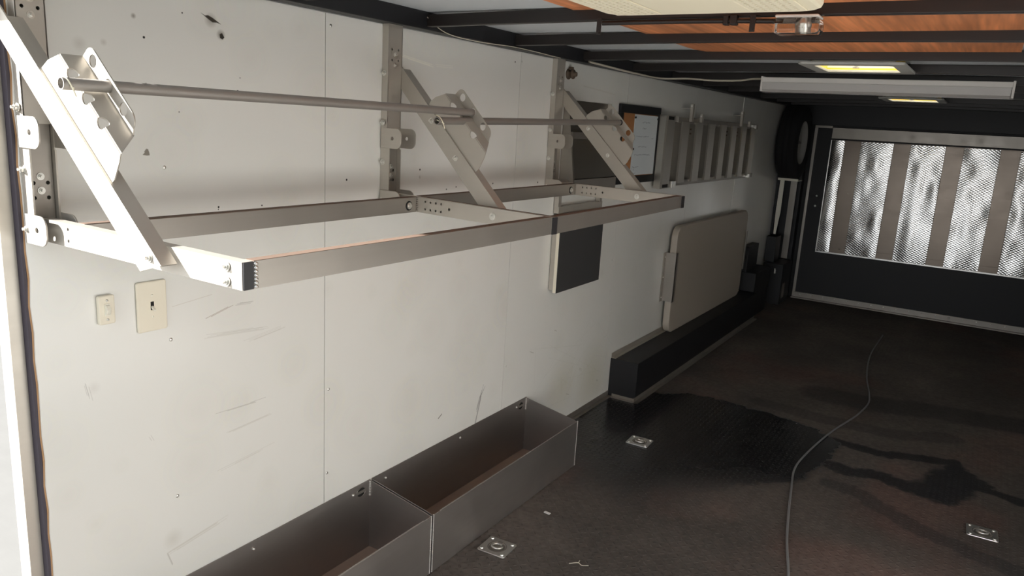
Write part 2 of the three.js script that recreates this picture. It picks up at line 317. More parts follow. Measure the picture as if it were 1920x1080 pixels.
const wallL = structGroup('wall_left', 'wall of white sheets screwed on with narrow seams');
mesh('backing', span(-0.07, -0.006, -0.1, 2.12, -0.8885, ZF - 0.08), M.outer, wallL);
{
  const cuts = [0.885, 1.839, 3.0485, 4.27, 5.49, 6.71];
  const edge = [];                                             // sawn, slightly ragged rear edge of the first sheet
  for (let k = 0; k <= 30; k++) edge.push([0.885 + 0.0022 * Math.sin(k * 2.7) + 0.003 * (fbm(k * 0.35, 3, 2) - 0.5), 0.012 + k / 30 * (YW - 0.012)]);
  mesh('panel', onWall(shapeOf([...edge, [1.8375, YW], [1.8375, 0.012]]), -0.006, 0.006), M.wallNear, wallL);
  for (let i = 1; i < cuts.length; i++) {
    const a = cuts[i] + 0.0015, b = (cuts[i + 1] ?? 6.74) - 0.0015;
    if (i < 5) mesh('panel', onWall(shapeOf([[a, 0.012], [b, 0.012], [b, YW], [a, YW]]), -0.006, 0.006), i === 1 ? M.wallNear : M.wallFar, wallL);
  }
  mesh('panel', onWall(shapeOf([[6.705, 0.012], [8.28, 0.012], [8.28, 0.7], [8.14, 0.72], [8.14, 2.04], [6.705, 2.045]]), -0.004, 0.007), M.wallFar, wallL);
  mesh('sawn_edge', onWall(shapeOf([...edge.map(([a, y]) => [a - 0.004, y]).reverse(), ...edge.map(([a, y]) => [a + 0.0005, y])]), -0.011, 0.0065), M.plyEdge, wallL, 'sawn plywood edge');
  for (const [z, y] of [[-1.862, 1.997], [-1.859, 0.742], [-1.853, 0.415], [-1.249, 1.551], [-1.246, 1.064], [-1.246, 0.576], [-1.856, 1.748], [-3.057, 1.994], [-2.343, 1.491], [-2.4, 1.36], [-3.072, 0.524], [-4.238, 0.425], [-4.252, 0.722], [-4.25, 0.92], [-2.6, 1.37], [-3.07, 1.2], [-4.29, 1.7], [-7.5, 1.25]]) {
    mesh('screw', [new THREE.SphereGeometry(0.0055, 12, 6, 0, Math.PI * 2, 0, Math.PI / 2).scale(1, 0.5, 1).rotateZ(-Math.PI / 2).translate(0, y, z), rod(V(0.002, y, z), V(0.0031, y, z), 0.0016, 6)], M.zinc, wallL);
  }
}
struct('trim_1', span(-0.07, -0.0046, 0, 1.984, -0.8735, -0.8828, 0.002), M.gasket, 'dark rubber gasket up the end of the wall');
struct('trim_2', span(-0.075, -0.025, -0.1, 1.984, -0.842, -0.873), M.alu, 'metal corner strip at the open end of the wall');
struct('unseen_trim_3', [span(-0.2, XR + 0.07, 1.985, 2.14, -0.72, -0.93)], M.outer, 'unseen hood and header beam over the opening, shading the top of the near bracket');  // out of view, reaches outward to shade the near bracket top
struct('wall_right', [span(XR, XR + 0.06, -0.1, 2.12, -0.86, ZF - 0.08)], M.wallPlain);
struct('baseboard_left', [span(0, 0.004, 0.0, 0.035, -3.292, -4.36), span(0, 0.03, 0, 0.003, -3.292, -4.36)], M.mill, 'aluminium angle strip where wall meets floor');

const ceil = structGroup('ceiling', 'black steel roof ribs under pale roof skin and plywood');
{
  const s = shapeOf([[-0.07, 0.85], [XR + 0.07, 0.85], [XR + 0.07, -ZF + 0.1], [-0.07, -ZF + 0.1]]);
  for (const z of [3.905, 6.67]) s.holes.push(roundRect(1.125, z - 0.185, 1.475, z + 0.185, 0.02));
  mesh('roof_skin', onFloor(s, 2.1, 0.012), M.roof, ceil);
  const zs = [-1.08, -1.69, -2.3, -2.91, -3.56, -4.19, -4.82, -5.43, -6.04, -7.0, -7.6, -8.2];
  for (const z of zs) {
    const pts = []; for (let k = 0; k <= 16; k++) pts.push([k / 16 * XR, 2.05 + 0.012 * Math.sin(k / 16 * Math.PI)]);
    const sh = shapeOf([...pts, ...pts.map(([x, y]) => [x, y + 0.036]).reverse()]);
    mesh('rib', extr(sh, 0.03, 0.003).translate(0, 0, z - 0.015), M.rib, ceil);
  }
  mesh('top_rail', span(0.0, 0.06, YW + 0.002, 2.1, -0.9, ZF, 0.004), M.blackMetal, ceil);
  mesh('top_rail', span(XR - 0.06, XR, YW + 0.002, 2.1, -0.9, ZF, 0.004), M.blackMetal, ceil);
  const pw = new THREE.Shape(); pw.moveTo(0.66, 1.1); pw.lineTo(1.92, 1.1); pw.lineTo(1.92, 3.6); pw.lineTo(0.74, 3.6); pw.quadraticCurveTo(0.67, 3.55, 0.665, 3.4); pw.lineTo(0.665, 1.75); pw.quadraticCurveTo(0.66, 1.6, 0.66, 1.1);
  mesh('plywood_sheet', onFloor(pw, 2.0905, 0.006), M.ply, ceil, 'orange brown plywood sheet above the ribs');
}

// far end: black wall holding a ramp door with an embossed metal panel
const wallF = structGroup('wall_far', 'black end wall around the ramp door');
mesh('board', span(0, XR, 0, 2.12, ZF - 0.03, ZF - 0.08), M.black, wallF);
mesh('header', span(0.05, XR, 1.87, 2.1, ZF, ZF - 0.03, 0.004), M.blackMetal, wallF);
struct('trim_4', span(-0.005, 0.02, 0, 2.05, -8.29, ZF - 0.02), M.blackMetal, 'black filler strip in the far corner');
struct('trim_5', [span(0.11, 0.17, 0.44, 1.286, -8.44, -8.445), span(0.17, 0.176, 0.44, 1.286, -8.43, -8.445)], M.stainless, 'metal channel beside the ramp door');
mesh('corner_post', span(0.02, 0.2, 0, 1.95, ZF + 0.1, ZF - 0.03, 0.006), M.blackMetal, wallF);
mesh('edge_strip', span(0.125, 0.133, 0.43, 1.3, ZF + 0.112, ZF + 0.1), M.stainless, wallF);
const door = structGroup('door_1', 'black ramp door with a silver frame and embossed metal panel');
mesh('leaf', span(0.25, 2.5, 0.02, 1.87, ZF + 0.0, ZF - 0.03), M.blackWood, door);
mesh('frame_strip', span(0.245, 0.275, 0.03, 1.84, ZF + 0.016, ZF, 0.003), M.mill, door);
mesh('frame_strip', span(0.245, 0.42, 1.84, 1.865, ZF + 0.016, ZF, 0.003), M.mill, door);
mesh('sill_strip', [span(0.245, 2.5, 0.0, 0.065, ZF + 0.02, ZF, 0.003), span(0.245, 2.5, 0, 0.012, ZF + 0.07, ZF + 0.02, 0.002)], M.mill, door);
mesh('header_strip', span(0.42, 2.5, 1.735, 1.85, ZF + 0.022, ZF, 0.004), M.stainless, door);
{
  const z = ZF + 0.004, y0 = 0.535, y1 = 1.722;
  const pan = mesh('metal_panel', span(0.425, 2.32, y0, y1, z, ZF), M.doorMetal, door);
  let x = 0.43;
  const strips = [[0.43, 0.56, 1], [0.56, 0.715, 0], [0.715, 1.02, 1], [1.02, 1.175, 0], [1.175, 1.482, 1], [1.482, 1.637, 0], [1.637, 1.94, 1], [1.94, 2.1, 0], [2.1, 2.315, 1]];
  for (const [a, b, q] of strips) {
    if (q) {
      const g = new THREE.PlaneGeometry(b - a - 0.004, y1 - y0 - 0.017, 24, 60).translate((a + b) / 2, (y0 + y1) / 2 + 0.004, z + 0.003), p = g.attributes.position;
      for (let k = 0; k < p.count; k++) { const u = (p.getX(k) - a) / (b - a) * 2 - 1, y = p.getY(k); p.setZ(k, p.getZ(k) + 0.006 * (1 - u * u) * (0.3 + 1.4 * fbm(a * 9 + 3, y * 2.2, 2)) + 0.03 * fbm(p.getX(k) * 6 + 9, y * 2.6 + 4, 2)); }
      g.computeVertexNormals(); mesh('quilted_strip', g, M.quilt, pan);
    }
    else mesh('plain_strip', [span(a, b, y0 + 0.07, y1 - 0.005, z + 0.008, z, 0.002), span(a + 0.02, b - 0.02, y0 + 0.012, y0 + 0.075, z + 0.004, z)], M.doorMetal, pan);
  }
  mesh('panel_edge', [span(0.42, 2.33, y0 - 0.006, y0 + 0.01, z + 0.01, z - 0.003, 0.002), span(0.42, 0.43, y0, y1, z + 0.009, z - 0.003, 0.002)], M.bright, pan);
  for (let k = 0; k < 18; k++) mesh('screw', new THREE.SphereGeometry(0.008, 8, 6).scale(1, 1, 0.5).translate(0.33 + k * 0.12, 0.045, ZF + 0.021), M.zinc, door);
  for (const y of [1.126, 1.02]) mesh('screw', new THREE.SphereGeometry(0.013, 10, 8).scale(1, 1, 0.5).translate(0.352, y, ZF + 0.004), M.zinc, door);
}

// ---------------------------------------------------------------- wheel box and what stands on it
{
  const t = thing('wheel_box', 'long low black box over the wheel, along the white wall under the folding table', 'wheel box');
  mesh('box', onFloor(shapeOf([[0.0045, 4.362], [0.19, 4.362], [0.19, 7.21], [0.0045, 7.21]]), 0.004, 0.254, 0.003), M.blackWood, t);
  mesh('top_trim', [span(0.0045, 0.0075, 0.255, 0.29, -4.362, -7.185), span(0.0045, 0.034, 0.258, 0.2615, -4.362, -7.185)], M.alu, t, 'aluminium angle along the wall');
  mesh('floor_trim', [span(0.19, 0.194, 0.001, 0.03, -4.345, -7.23), span(0.19, 0.222, 0.001, 0.004, -4.33, -7.24), span(0.03, 0.222, 0.001, 0.004, -4.33, -4.362), span(0.03, 0.192, 0.001, 0.02, -4.358, -4.362)], M.mill, t, 'aluminium angle along the floor');
}
{
  const t = thing('folding_table', 'beige plastic folding table standing on edge on the black wheel box against the wall', 'table');
  mesh('table_top', onWall(roundRect(5.2, 0.262, 7.03, 1.045, 0.085), 0.022, 0.05, 0.008), M.tableTop, t);
  mesh('folded_leg', [rod(V(0.014, 0.5, -5.5), V(0.014, 0.5, -6.7), 0.011), rod(V(0.014, 0.8, -5.5), V(0.014, 0.8, -6.7), 0.011)], M.steelPipe, t);
  for (const [z, s] of [[-5.185, 1], [-7.045, -1]]) {
    const c = thing('table_clip', s > 0 ? 'bent aluminium clip on the wall holding the near edge of the folding table' : 'bent aluminium clip on the wall holding the far edge of the folding table', 'clip');
    mesh('channel', [span(0.001, 0.084, 0.5, 0.862, z, z + s * 0.004), span(0.08, 0.084, 0.5, 0.862, z + s * 0.004, z - s * 0.035), span(0.001, 0.005, 0.5, 0.862, z, z + s * 0.05)], M.mill, c);
    for (const y of [0.53, 0.68, 0.83]) mesh('screw', new THREE.SphereGeometry(0.006, 8, 6).translate(0.0065, y, z + s * 0.03), M.zinc, c);
  }
}
{
  const t = thing('stepped_cabinet', 'black stepped box on the floor beyond the folding table, by the white wall', 'cabinet');
  mesh('lower_box', span(0.0045, 0.172, 0.262, 0.445, -7.225 + 0.03, -7.75, 0.006), M.blackWood, t);
  mesh('base', span(0.0045, 0.165, 0.001, 0.262, -7.25, -7.72, 0.004), M.blackWood, t);
  mesh('upper_box', span(0.0045, 0.075, 0.445, 0.69, -7.2, -7.56, 0.006), M.blackWood, t);
}
{
  const t = thing('corner_box', 'black metal box with a small latch under the spare tire in the far corner', 'cabinet');
  mesh('box', span(0.03, 0.235, 0.002, 0.43, -8.03, -8.42, 0.006), M.blackMetal, t);
  mesh('upright', span(0.012, 0.115, 0.43, 0.7, -8.1, -8.29, 0.004), M.blackMetal, t);
  mesh('latch', [span(0.15, 0.166, 0.33, 0.37, -8.018, -8.031, 0.003), rod(V(0.158, 0.345, -8.012), V(0.158, 0.385, -8.012), 0.006)], M.zinc, t);
  mesh('pale_face', span(0.2, 0.238, 0.06, 0.22, -8.1, -8.2, 0.003), M.stainless, t);
}
{
  const t = thing('tire_bracket', 'white metal stand with a short tray under the spare tire', 'bracket');
  mesh('tray', [span(0.05, 0.25, 1.288, 1.296, -8.1, -8.3), span(0.05, 0.25, 1.296, 1.312, -8.096, -8.1)], M.ivoryLight, t);
  mesh('leg', extr(shapeOf([[0.055, 0.72], [0.078, 0.72], [0.098, 0.95], [0.098, 1.288], [0.056, 1.288], [0.05, 0.95]]), 0.006).translate(0, 0, -8.19), M.ivoryLight, t);
}
{
  const t = thing('spare_tire', 'black spare tire on a pale wheel hung on the white wall in the far corner', 'tire');
  const cz = -8.2, cy = 1.675;
  const prof = [[0.215, -0.085], [0.26, -0.1], [0.32, -0.102], [0.355, -0.09], [0.37, -0.07], [0.372, -0.03], [0.366, -0.026], [0.366, -0.02], [0.372, -0.016], [0.373, 0.016], [0.366, 0.02], [0.366, 0.026], [0.372, 0.03], [0.37, 0.07], [0.355, 0.09], [0.32, 0.102], [0.26, 0.1], [0.215, 0.085], [0.205, 0.07], [0.205, -0.07], [0.215, -0.085]].map(([r, y]) => new THREE.Vector2(r, y));
  mesh('tread_and_sidewall', new THREE.LatheGeometry(prof, 64).rotateZ(-Math.PI / 2).translate(0.135, cy, cz), M.rubber, t);
  const w = [[0.03, 0.04], [0.06, 0.055], [0.1, 0.05], [0.15, 0.035], [0.185, 0.04], [0.195, 0.07], [0.215, 0.088], [0.218, 0.082], [0.203, 0.06], [0.203, -0.07], [0.19, -0.06], [0.03, 0.02], [0.03, 0.04]].map(([r, y]) => new THREE.Vector2(r, y));
  mesh('wheel', new THREE.LatheGeometry(w, 48).rotateZ(-Math.PI / 2).translate(0.135, cy, cz), M.wheelRim, t);
  mesh('hanger_bolt', rod(V(0.004, cy, cz), V(0.21, cy, cz), 0.012), M.steelPipe, t);
}

// ---------------------------------------------------------------- the rack: three brackets, two shelf frames, two rods
const hexBolt = (p, dir, r = 0.009, len = 0.009) => {
  const q = p.clone().addScaledVector(dir, len), e = q.clone().addScaledVector(dir, 0.006);
  return [rod(p, p.clone().addScaledVector(dir, 0.002), r * 1.35, 18), rod(p.clone().addScaledVector(dir, 0.002), q, r, 6), rod(q, e, r * 0.5, 10)];
};
const F0 = V(0.249, 1.806, 0), E1 = V(0.732, -0.681, 0).normalize(), P1 = V(0.681, 0.732, 0).normalize(), NB = V(0, 0, -1);
function holderPlate() {
  const r = 0.0138, A = [0.055, 0.125, 0.193], L = 0.278, g = [];
  const W2 = (t, p) => [F0.x + E1.x * t + P1.x * p, F0.y + E1.y * t + P1.y * p];
  const notch = (t, sgn) => { const o = []; for (let k = 0; k <= 10; k++) { const a = k / 10 * Math.PI; o.push([t - r * Math.cos(a), sgn * r * Math.sin(a)]); } return o; };
  const fold = []; for (const t of A) fold.push(...notch(t, -1));
  const pa = [[0, 0], ...fold, [L, 0]].map(([t, p]) => W2(t, p));
  g.push(extr(shapeOf([[0.17, 1.766], [0.178, 1.779], [0.205, 1.795], ...pa, [0.447, 1.6], [0.426, 1.563], [0.412, 1.551], [0.404, 1.552]]), 0.003).translate(0, 0, -0.006));
  const back = []; for (const t of A) back.push(...notch(t, 1));
  g.push(extr(shapeOf([[0, 0], ...back, [L, 0], [0.23, 0.05], [0, 0.05]]), 0.003).applyMatrix4(basis(E1, NB, P1, V(F0.x, F0.y, -0.005))));
  const c = new THREE.Shape(); const q = (f, ...a) => c[f](...a.flatMap(([t, p]) => W2(t, p)));
  q('moveTo', [0, 0]); q('lineTo', [0.003, 0.022]); q('quadraticCurveTo', [0.006, 0.04], [0.026, 0.04]); q('lineTo', [0.196, 0.038]); q('quadraticCurveTo', [0.217, 0.036], [0.222, 0.015]); q('lineTo', [0.23, 0]);
  for (const t of [0.034, 0.105, 0.173]) { const [x, y] = W2(t, 0.02), h = new THREE.Path(); h.absarc(x, y, r, 0, Math.PI * 2, true); c.holes.push(h); }
  g.push(extr(c, 0.003).translate(0, 0, -0.055));
  return g;
}
const earShape = (x0, x1, y0, y1) => {
  const s = new THREE.Shape(), r = 0.024; s.moveTo(x0, y0); s.lineTo(x1 - r, y0); s.absarc(x1 - r, y0 + r, r, -Math.PI / 2, 0, false); s.lineTo(x1, y1 - r); s.absarc(x1 - r, y1 - r, r, 0, Math.PI / 2, false); s.lineTo(x0, y1);
  const h = new THREE.Path(); h.absarc((x0 + x1) / 2 + 0.006, (y0 + y1) / 2, 0.0075, 0, Math.PI * 2, true); s.holes.push(h); return s;
};
function bracket(label, zp, w, zb, th, first) {
  const t = thing('shelf_bracket', label, 'bracket'), m = basis(V(Math.cos(th), 0, Math.sin(th)), V(0, 1, 0), V(-Math.sin(th), 0, Math.cos(th)), V(0, 0, zb));
  // upright: hollow square tube with drilled holes at the top, U-shaped channel below
  const zc = -(zp - w / 2), hs = [];
  for (const y of [1.952, 1.915]) for (const d of [-0.017, 0.017]) hs.push([zc + d, y, 0.0048]);
  const face = shapeOf([[-zp, 1.66], [-zp + w, 1.66], [-zp + w, YW + 0.003], [-zp, YW + 0.003]], hs);
  mesh('upright', [onWall(face, 0.026, 0.003, 0.0008), span(0.001, 0.029, 1.386, YW + 0.003, zp, zp - 0.003), span(0.001, 0.029, 1.386, YW + 0.003, zp - w + 0.003, zp - w), span(0.001, 0.004, 1.386, YW, zp - 0.003, zp - w + 0.003), span(0.004, 0.026, YW, YW + 0.003, zp - 0.003, zp - w + 0.003)], M.alu, t);
  const hl = []; for (const y of [1.523, 1.488]) for (const d of [-0.016, 0.016]) hl.push([zc + d, y, 0.0048]);
  mesh('channel_web', onWall(shapeOf([[-zp + 0.004, 1.386], [-zp + w - 0.004, 1.386], [-zp + w - 0.004, 1.66], [-zp + 0.004, 1.66]], hl), 0.014, 0.003), M.mill, t);
  mesh('channel_lip', [span(0.028, 0.043, 1.386, 1.662, zp, zp - 0.004), span(0.028, 0.034, 1.386, 1.6, zp - w + 0.004, zp - w)], M.alu, t);
  for (const [y0, y1] of [[1.606, 1.676], [1.384, 1.452]]) for (const z of [zp + 0.001, zp - w - 0.004]) mesh('ear', extr(earShape(0.006, 0.1, y0, y1), 0.004, 0.0008).translate(0, 0, z), M.alu, t);
  for (const y of [1.868, 1.695, 1.555, 1.417]) mesh('bolt', hexBolt(V(0.013, y, y > 1.6 && y < 1.7 ? zp + 0.003 : zp), V(0, 0, 1), 0.0075, 0.008), M.zinc, t);
  for (const y of [1.934, 1.898]) mesh('bolt', hexBolt(V(0.029, y, -zc), V(1, 0, 0), 0.0065, 0.004), M.zinc, t);
  for (const y of [1.538, 1.505]) mesh('bolt', hexBolt(V(0.017, y, -zc), V(1, 0, 0), 0.0065, 0.004), M.zinc, t);
  // diagonal brace: angle bar with its wide face to the opening
  const s0 = first ? -0.005 : 0.002;
  const up = (s) => 1.922 - 0.909 * s;
  const br = [extr(shapeOf([[s0, up(s0)], [0.56, 1.413], [0.49, 1.392], [s0, 1.846 - 0.925 * s0]]), 0.004, 0.0008), extr(shapeOf([[0.036, up(0.036)], [0.56, 1.413], [0.556, 1.41], [0.036, up(0.036) - 0.0055]]), 0.032).translate(0, 0, -0.032)];
  mesh('brace', br.map((g) => g.applyMatrix4(m)), M.alu, t);
  mesh('holder_plate', holderPlate().map((g) => g.translate(first ? -0.021 : 0, first ? 0.003 : 0, 0).applyMatrix4(m)), M.alu, t);
  const bolts = first ? [[0.525, 1.425]] : [[0.32, 1.59], [0.194, 1.712]];
  for (const [s, y] of bolts) mesh('bolt', hexBolt(V(s, y, 0.004), V(0, 0, 1), 0.0075, 0.006).map((g) => g.applyMatrix4(m)), M.zinc, t);
  return t;
}
bracket('sunlit aluminium shelf bracket nearest the open end, leftmost of the three', -0.887, 0.065, -0.868, 0, true);
bracket('aluminium shelf bracket in the middle of the rack, where the two shelf frames meet', -2.112, 0.075, -2.194, 0.1375, false);
bracket('aluminium shelf bracket farthest along the rack, in front of the document holder', -3.341, 0.078, -3.429, 0.1375, false);

function armBar(ax, az, bx, bz, holes, dep = 0.025) {          // hollow bar from a to b, near face drilled
  const L = Math.hypot(bx - ax, bz - az), u = V((bx - ax) / L, 0, (bz - az) / L), n = V(-u.z, 0, u.x), m = basis(u, V(0, 1, 0), n, V(ax, 1.388, az));
  const h = 0.054, g = [extr(shapeOf([[0, 0], [L, 0], [L, h], [0, h]], holes), 0.003), box(L, h, 0.003, L / 2, h / 2, -dep + 0.0015), box(L, 0.003, dep - 0.006, L / 2, h - 0.0015, -dep / 2), box(L, 0.003, dep - 0.006, L / 2, 0.0015, -dep / 2)];
  g[0].translate(0, 0, -0.003);
  return { g: g.map((q) => q.applyMatrix4(m)), m, L, u, n };
}
const armHoles = []; for (let i = 0; i < 4; i++) for (const y of [0.014, 0.041]) armHoles.push([0.175 + i * 0.026, y, 0.0042]);
armHoles.push([0.292, 0.027, 0.005]);
const railGeo = (x, z0, z1, dx = 0.025) => span(x - dx, x, 1.388, 1.442, z0, z1, 0.0015);
function weldAt(p, dir, n, step, r) { const g = []; for (let i = 0; i < n; i++) g.push(new THREE.SphereGeometry(r, 8, 6).scale(1, 0.75, 1).translate(p.x + dir.x * step * i, p.y + dir.y * step * i, p.z + dir.z * step * i)); return g; }
{
  const t = thing('wall_shelf', 'near rectangular aluminium shelf frame with a sunlit end arm, sticking out of the wall', 'shelf');
  const a1 = armBar(0.033, -0.909, 0.748, -0.906, [[0.11, 0.014, 0.004], [0.11, 0.041, 0.004]]);
  mesh('end_arm', a1.g, M.alu, t);
  mesh('end_cap', span(0.748, 0.7515, 1.3885, 1.4415, -0.9075, -0.93), M.capBlack, t);
  const a2 = armBar(0.04, -2.135, 0.768, -2.052, armHoles);
  mesh('end_arm', a2.g, M.alu, t);
  mesh('end_cap', box(0.004, 0.053, 0.024, 0.002, 0.0265, -0.0125).applyMatrix4(a2.m.clone().multiply(new THREE.Matrix4().makeTranslation(a2.L, 0, 0))), M.capBlack, t);
  // front bar, running a little outward
  const fr = armBar(0.7505, -0.931, 0.766, -2.05, []);
  mesh('front_bar', fr.g, M.mill, t);
  mesh('worn_edge', [box(fr.L, 0.0012, 0.025, fr.L / 2, 0.0546, -0.0125).applyMatrix4(fr.m)], M.wornEdge, t, 'rusty brown worn top edge');
  mesh('back_bar', railGeo(0.172, -0.932, -2.118), M.mill, t);
  mesh('worn_edge', span(0.147, 0.172, 1.4421, 1.4432, -0.932, -2.116), M.wornEdge, t, 'rusty brown worn top edge');
  mesh('worn_edge', box(0.6, 0.0012, 0.006, a2.L - 0.3, 0.0546, -0.022).applyMatrix4(a2.m), M.wornEdge, t, 'rusty brown worn top edge');
  mesh('weld', weldAt(V(0.7515, 1.393, -0.9345), V(0, 1, 0), 7, 0.0074, 0.005), M.bright, t);
  mesh('weld', weldAt(V(0.173, 1.393, -2.119), V(0, 1, 0), 7, 0.0074, 0.004), M.mill, t);
  for (const y of [1.4, 1.429]) mesh('bolt', hexBolt(V(0.705, y, -0.905), V(0, 0, 1), 0.0075, 0.005), M.zinc, t);
  mesh('bolt', hexBolt(V(0.49, 0.027, 0), V(0, 0, 1), 0.0095, 0.005).map((g) => g.applyMatrix4(a2.m)), M.zinc, t);
  mesh('access_hole', rod(V(0.1722, 1.413, -2.075), V(0.1732, 1.413, -2.075), 0.017, 24), M.hole, t);
  mesh('bolt', [rod(V(0.173, 1.413, -2.075), V(0.176, 1.413, -2.075), 0.012, 20), rod(V(0.176, 1.413, -2.075), V(0.181, 1.413, -2.075), 0.008, 6)], M.zinc, t);
}
{
  const t = thing('wall_shelf', 'far rectangular aluminium shelf frame in front of the document holder and hanging panel', 'shelf');
  const a3 = armBar(0.04, -3.362, 0.742, -3.284, armHoles);
  mesh('end_arm', a3.g, M.alu, t);
  mesh('end_cap', box(0.004, 0.053, 0.024, 0.002, 0.0265, -0.0125).applyMatrix4(a3.m.clone().multiply(new THREE.Matrix4().makeTranslation(a3.L, 0, 0))), M.capBlack, t);
  const fr = armBar(0.77, -2.081, 0.742, -3.283, []);
  mesh('front_bar', fr.g, M.mill, t);
  mesh('worn_edge', [box(fr.L, 0.0012, 0.025, fr.L / 2, 0.0546, -0.0125).applyMatrix4(fr.m)], M.wornEdge, t, 'rusty brown worn top edge');
  mesh('back_bar', railGeo(0.172, -2.146, -3.345), M.mill, t);
  mesh('worn_edge', span(0.147, 0.172, 1.4421, 1.4432, -2.146, -3.343), M.wornEdge, t, 'rusty brown worn top edge');
  mesh('bolt', hexBolt(V(0.48, 0.027, 0), V(0, 0, 1), 0.0095, 0.005).map((g) => g.applyMatrix4(a3.m)), M.zinc, t);
  mesh('access_hole', rod(V(0.1722, 1.413, -3.3), V(0.1732, 1.413, -3.3), 0.017, 24), M.hole, t);
  mesh('bolt', [rod(V(0.173, 1.413, -3.3), V(0.176, 1.413, -3.3), 0.012, 20), rod(V(0.176, 1.413, -3.3), V(0.181, 1.413, -3.3), 0.008, 6)], M.zinc, t);
}
function hangRod(label, a, b) {
  const t = thing('hanging_rod', label, 'rod');
  const d = b.clone().sub(a).normalize(), q = new THREE.Quaternion().setFromUnitVectors(V(0, 0, 1), d), len = b.distanceTo(a);
  const ring = new THREE.Shape(); ring.absarc(0, 0, 0.0125, 0, Math.PI * 2, false); const h = new THREE.Path(); h.absarc(0, 0, 0.0105, 0, Math.PI * 2, true); ring.holes.push(h);
  mesh('pipe', extr(ring, len).applyQuaternion(q).translate(a.x, a.y, a.z), M.steelPipe, t);
  const c = a.clone().addScaledVector(d, 0.014);
  const pts = [[-0.012, 0.018, 0.004], [0.002, 0.014, 0.006], [0.012, 0.004, 0.004], [0.018, -0.01, 0], [0.02, -0.024, -0.004]].map(([x, y, z]) => V(c.x + x, c.y + y, c.z + z));
  mesh('hairpin_clip', [new THREE.TubeGeometry(new THREE.CatmullRomCurve3(pts), 24, 0.0016, 8), rod(V(c.x - 0.02, c.y + 0.006, c.z), V(c.x + 0.02, c.y - 0.008, c.z), 0.0016, 8)], M.beige, t, 'brass coloured hairpin clip');
  return t;
}
hangRod('long steel pipe hung between the sunlit bracket and the middle bracket', V(0.32, 1.75, -0.823), V(0.338, 1.748, -2.205));
hangRod('long steel pipe hung between the middle bracket and the far bracket', V(0.338, 1.714, -2.005), V(0.337, 1.749, -3.437));

// ---------------------------------------------------------------- storage bins along the foot of the wall
function bin(label, z0, z1) {
  const t = thing('storage_bin', label, 'bin'), th = 0.003, W = 0.318, H = 0.296, HF = 0.248;
  mesh('back_panel', span(0.002, 0.002 + th, 0.002, H + 0.004, z0, z1), M.binMetal, t);
  mesh('front_panel', [span(W - th, W, 0.002, HF - 0.002, z0, z1), span(W - 0.006, W + 0.001, HF - 0.006, HF, z0 - 0.045, z1 + 0.045, 0.002)], M.binMetal, t);
  for (const z of [z0, z1 + th]) mesh('end_panel', extr(shapeOf([[0.005, 0.002], [W - th, 0.002], [W - th, HF - 0.005], [W - 0.03, HF + 0.002], [0.005, H]]), th).translate(0, 0, z - th), M.binMetal, t);
  mesh('bottom_panel', span(0.005, W - th, 0.002, 0.005, z0 - th, z1 + th), M.binFloor, t, 'brown dusty bottom');
  for (const z of [z0, z1]) mesh('weld', weldAt(V(W - 0.001, 0.006, z + (z === z0 ? -0.003 : 0.003)), V(0, 1, 0), 41, 0.006, 0.0035), M.bright, t);
  mesh('weld', weldAt(V(0.006, H - 0.062, z1 + 0.005), V(0, 1, 0), 9, 0.0072, 0.004), M.bright, t);
  const zs = z1 + 0.055, y = H - 0.03;
  mesh('oval_label', [new THREE.CylinderGeometry(0.021, 0.021, 0.0006, 28).scale(1, 1, 1.25).rotateZ(-Math.PI / 2).translate(0.0054, y, zs)], M.hole, t);
  mesh('label_band', [new THREE.TorusGeometry(0.0195, 0.0013, 6, 28).scale(1.25, 1, 1).rotateY(Math.PI / 2).translate(0.0058, y, zs), span(0.0057, 0.0063, y - 0.006, y + 0.006, zs - 0.022, zs + 0.022)], M.mill, t);
  for (const z of [z0 - 0.08, (z0 + z1) / 2, z1 + 0.1]) mesh('screw', new THREE.SphereGeometry(0.006, 10, 6).translate(0.006, H - 0.025, z), M.zinc, t);
}
bin('near open metal storage bin on the floor, cut off by the bottom of the picture', -0.94, -2.086);
bin('far open metal storage bin on the floor, ending before the bare floor', -2.094, -3.288);

// ---------------------------------------------------------------- things on the wall
{
  const t = thing('surface_switch', 'small ivory surface switch on the white wall, left of the larger switch', 'switch');
  const x = 0.001;
  mesh('body', onWall(roundRect(1.042, 1.152, 1.079, 1.223, 0.002), x, 0.013, 0.003), M.ivory, t);
  mesh('rocker_well', onWall(roundRect(1.053, 1.172, 1.068, 1.204, 0.001), x + 0.013, 0.002), M.ivoryLight, t);
  mesh('rocker', [extr(shapeOf([[0, 0], [0.006, 0.004], [0.0095, 0.015], [0.004, 0.024], [0, 0.026]]), 0.011, 0.001).translate(x + 0.014, 1.175, -1.066)], M.ivoryLight, t);
  for (const y of [1.162, 1.213]) mesh('screw', new THREE.SphereGeometry(0.0035, 10, 6).translate(x + 0.0135, y, -1.0605), M.zinc, t);
}
{
  const t = thing('toggle_switch', 'ivory toggle switch on a large wall plate, right of the small switch', 'switch');
  mesh('wall_plate', onWall(roundRect(1.149, 1.106, 1.231, 1.241, 0.003), 0.001, 0.007, 0.0032), M.ivory, t);
  mesh('toggle_slot', onWall(roundRect(1.185, 1.163, 1.195, 1.187, 0.001), 0.0076, 0.0006), M.hole, t);
  mesh('toggle', box(0.016, 0.006, 0.007, 0, 0, 0, 0.0015).rotateZ(-0.6).translate(0.013, 1.168, -1.19), M.ivoryLight, t);
  for (const y of [1.144, 1.205]) mesh('screw', new THREE.SphereGeometry(0.003, 10, 6).scale(0.6, 1, 1).translate(0.008, y, -1.19), M.ivoryLight, t);
}
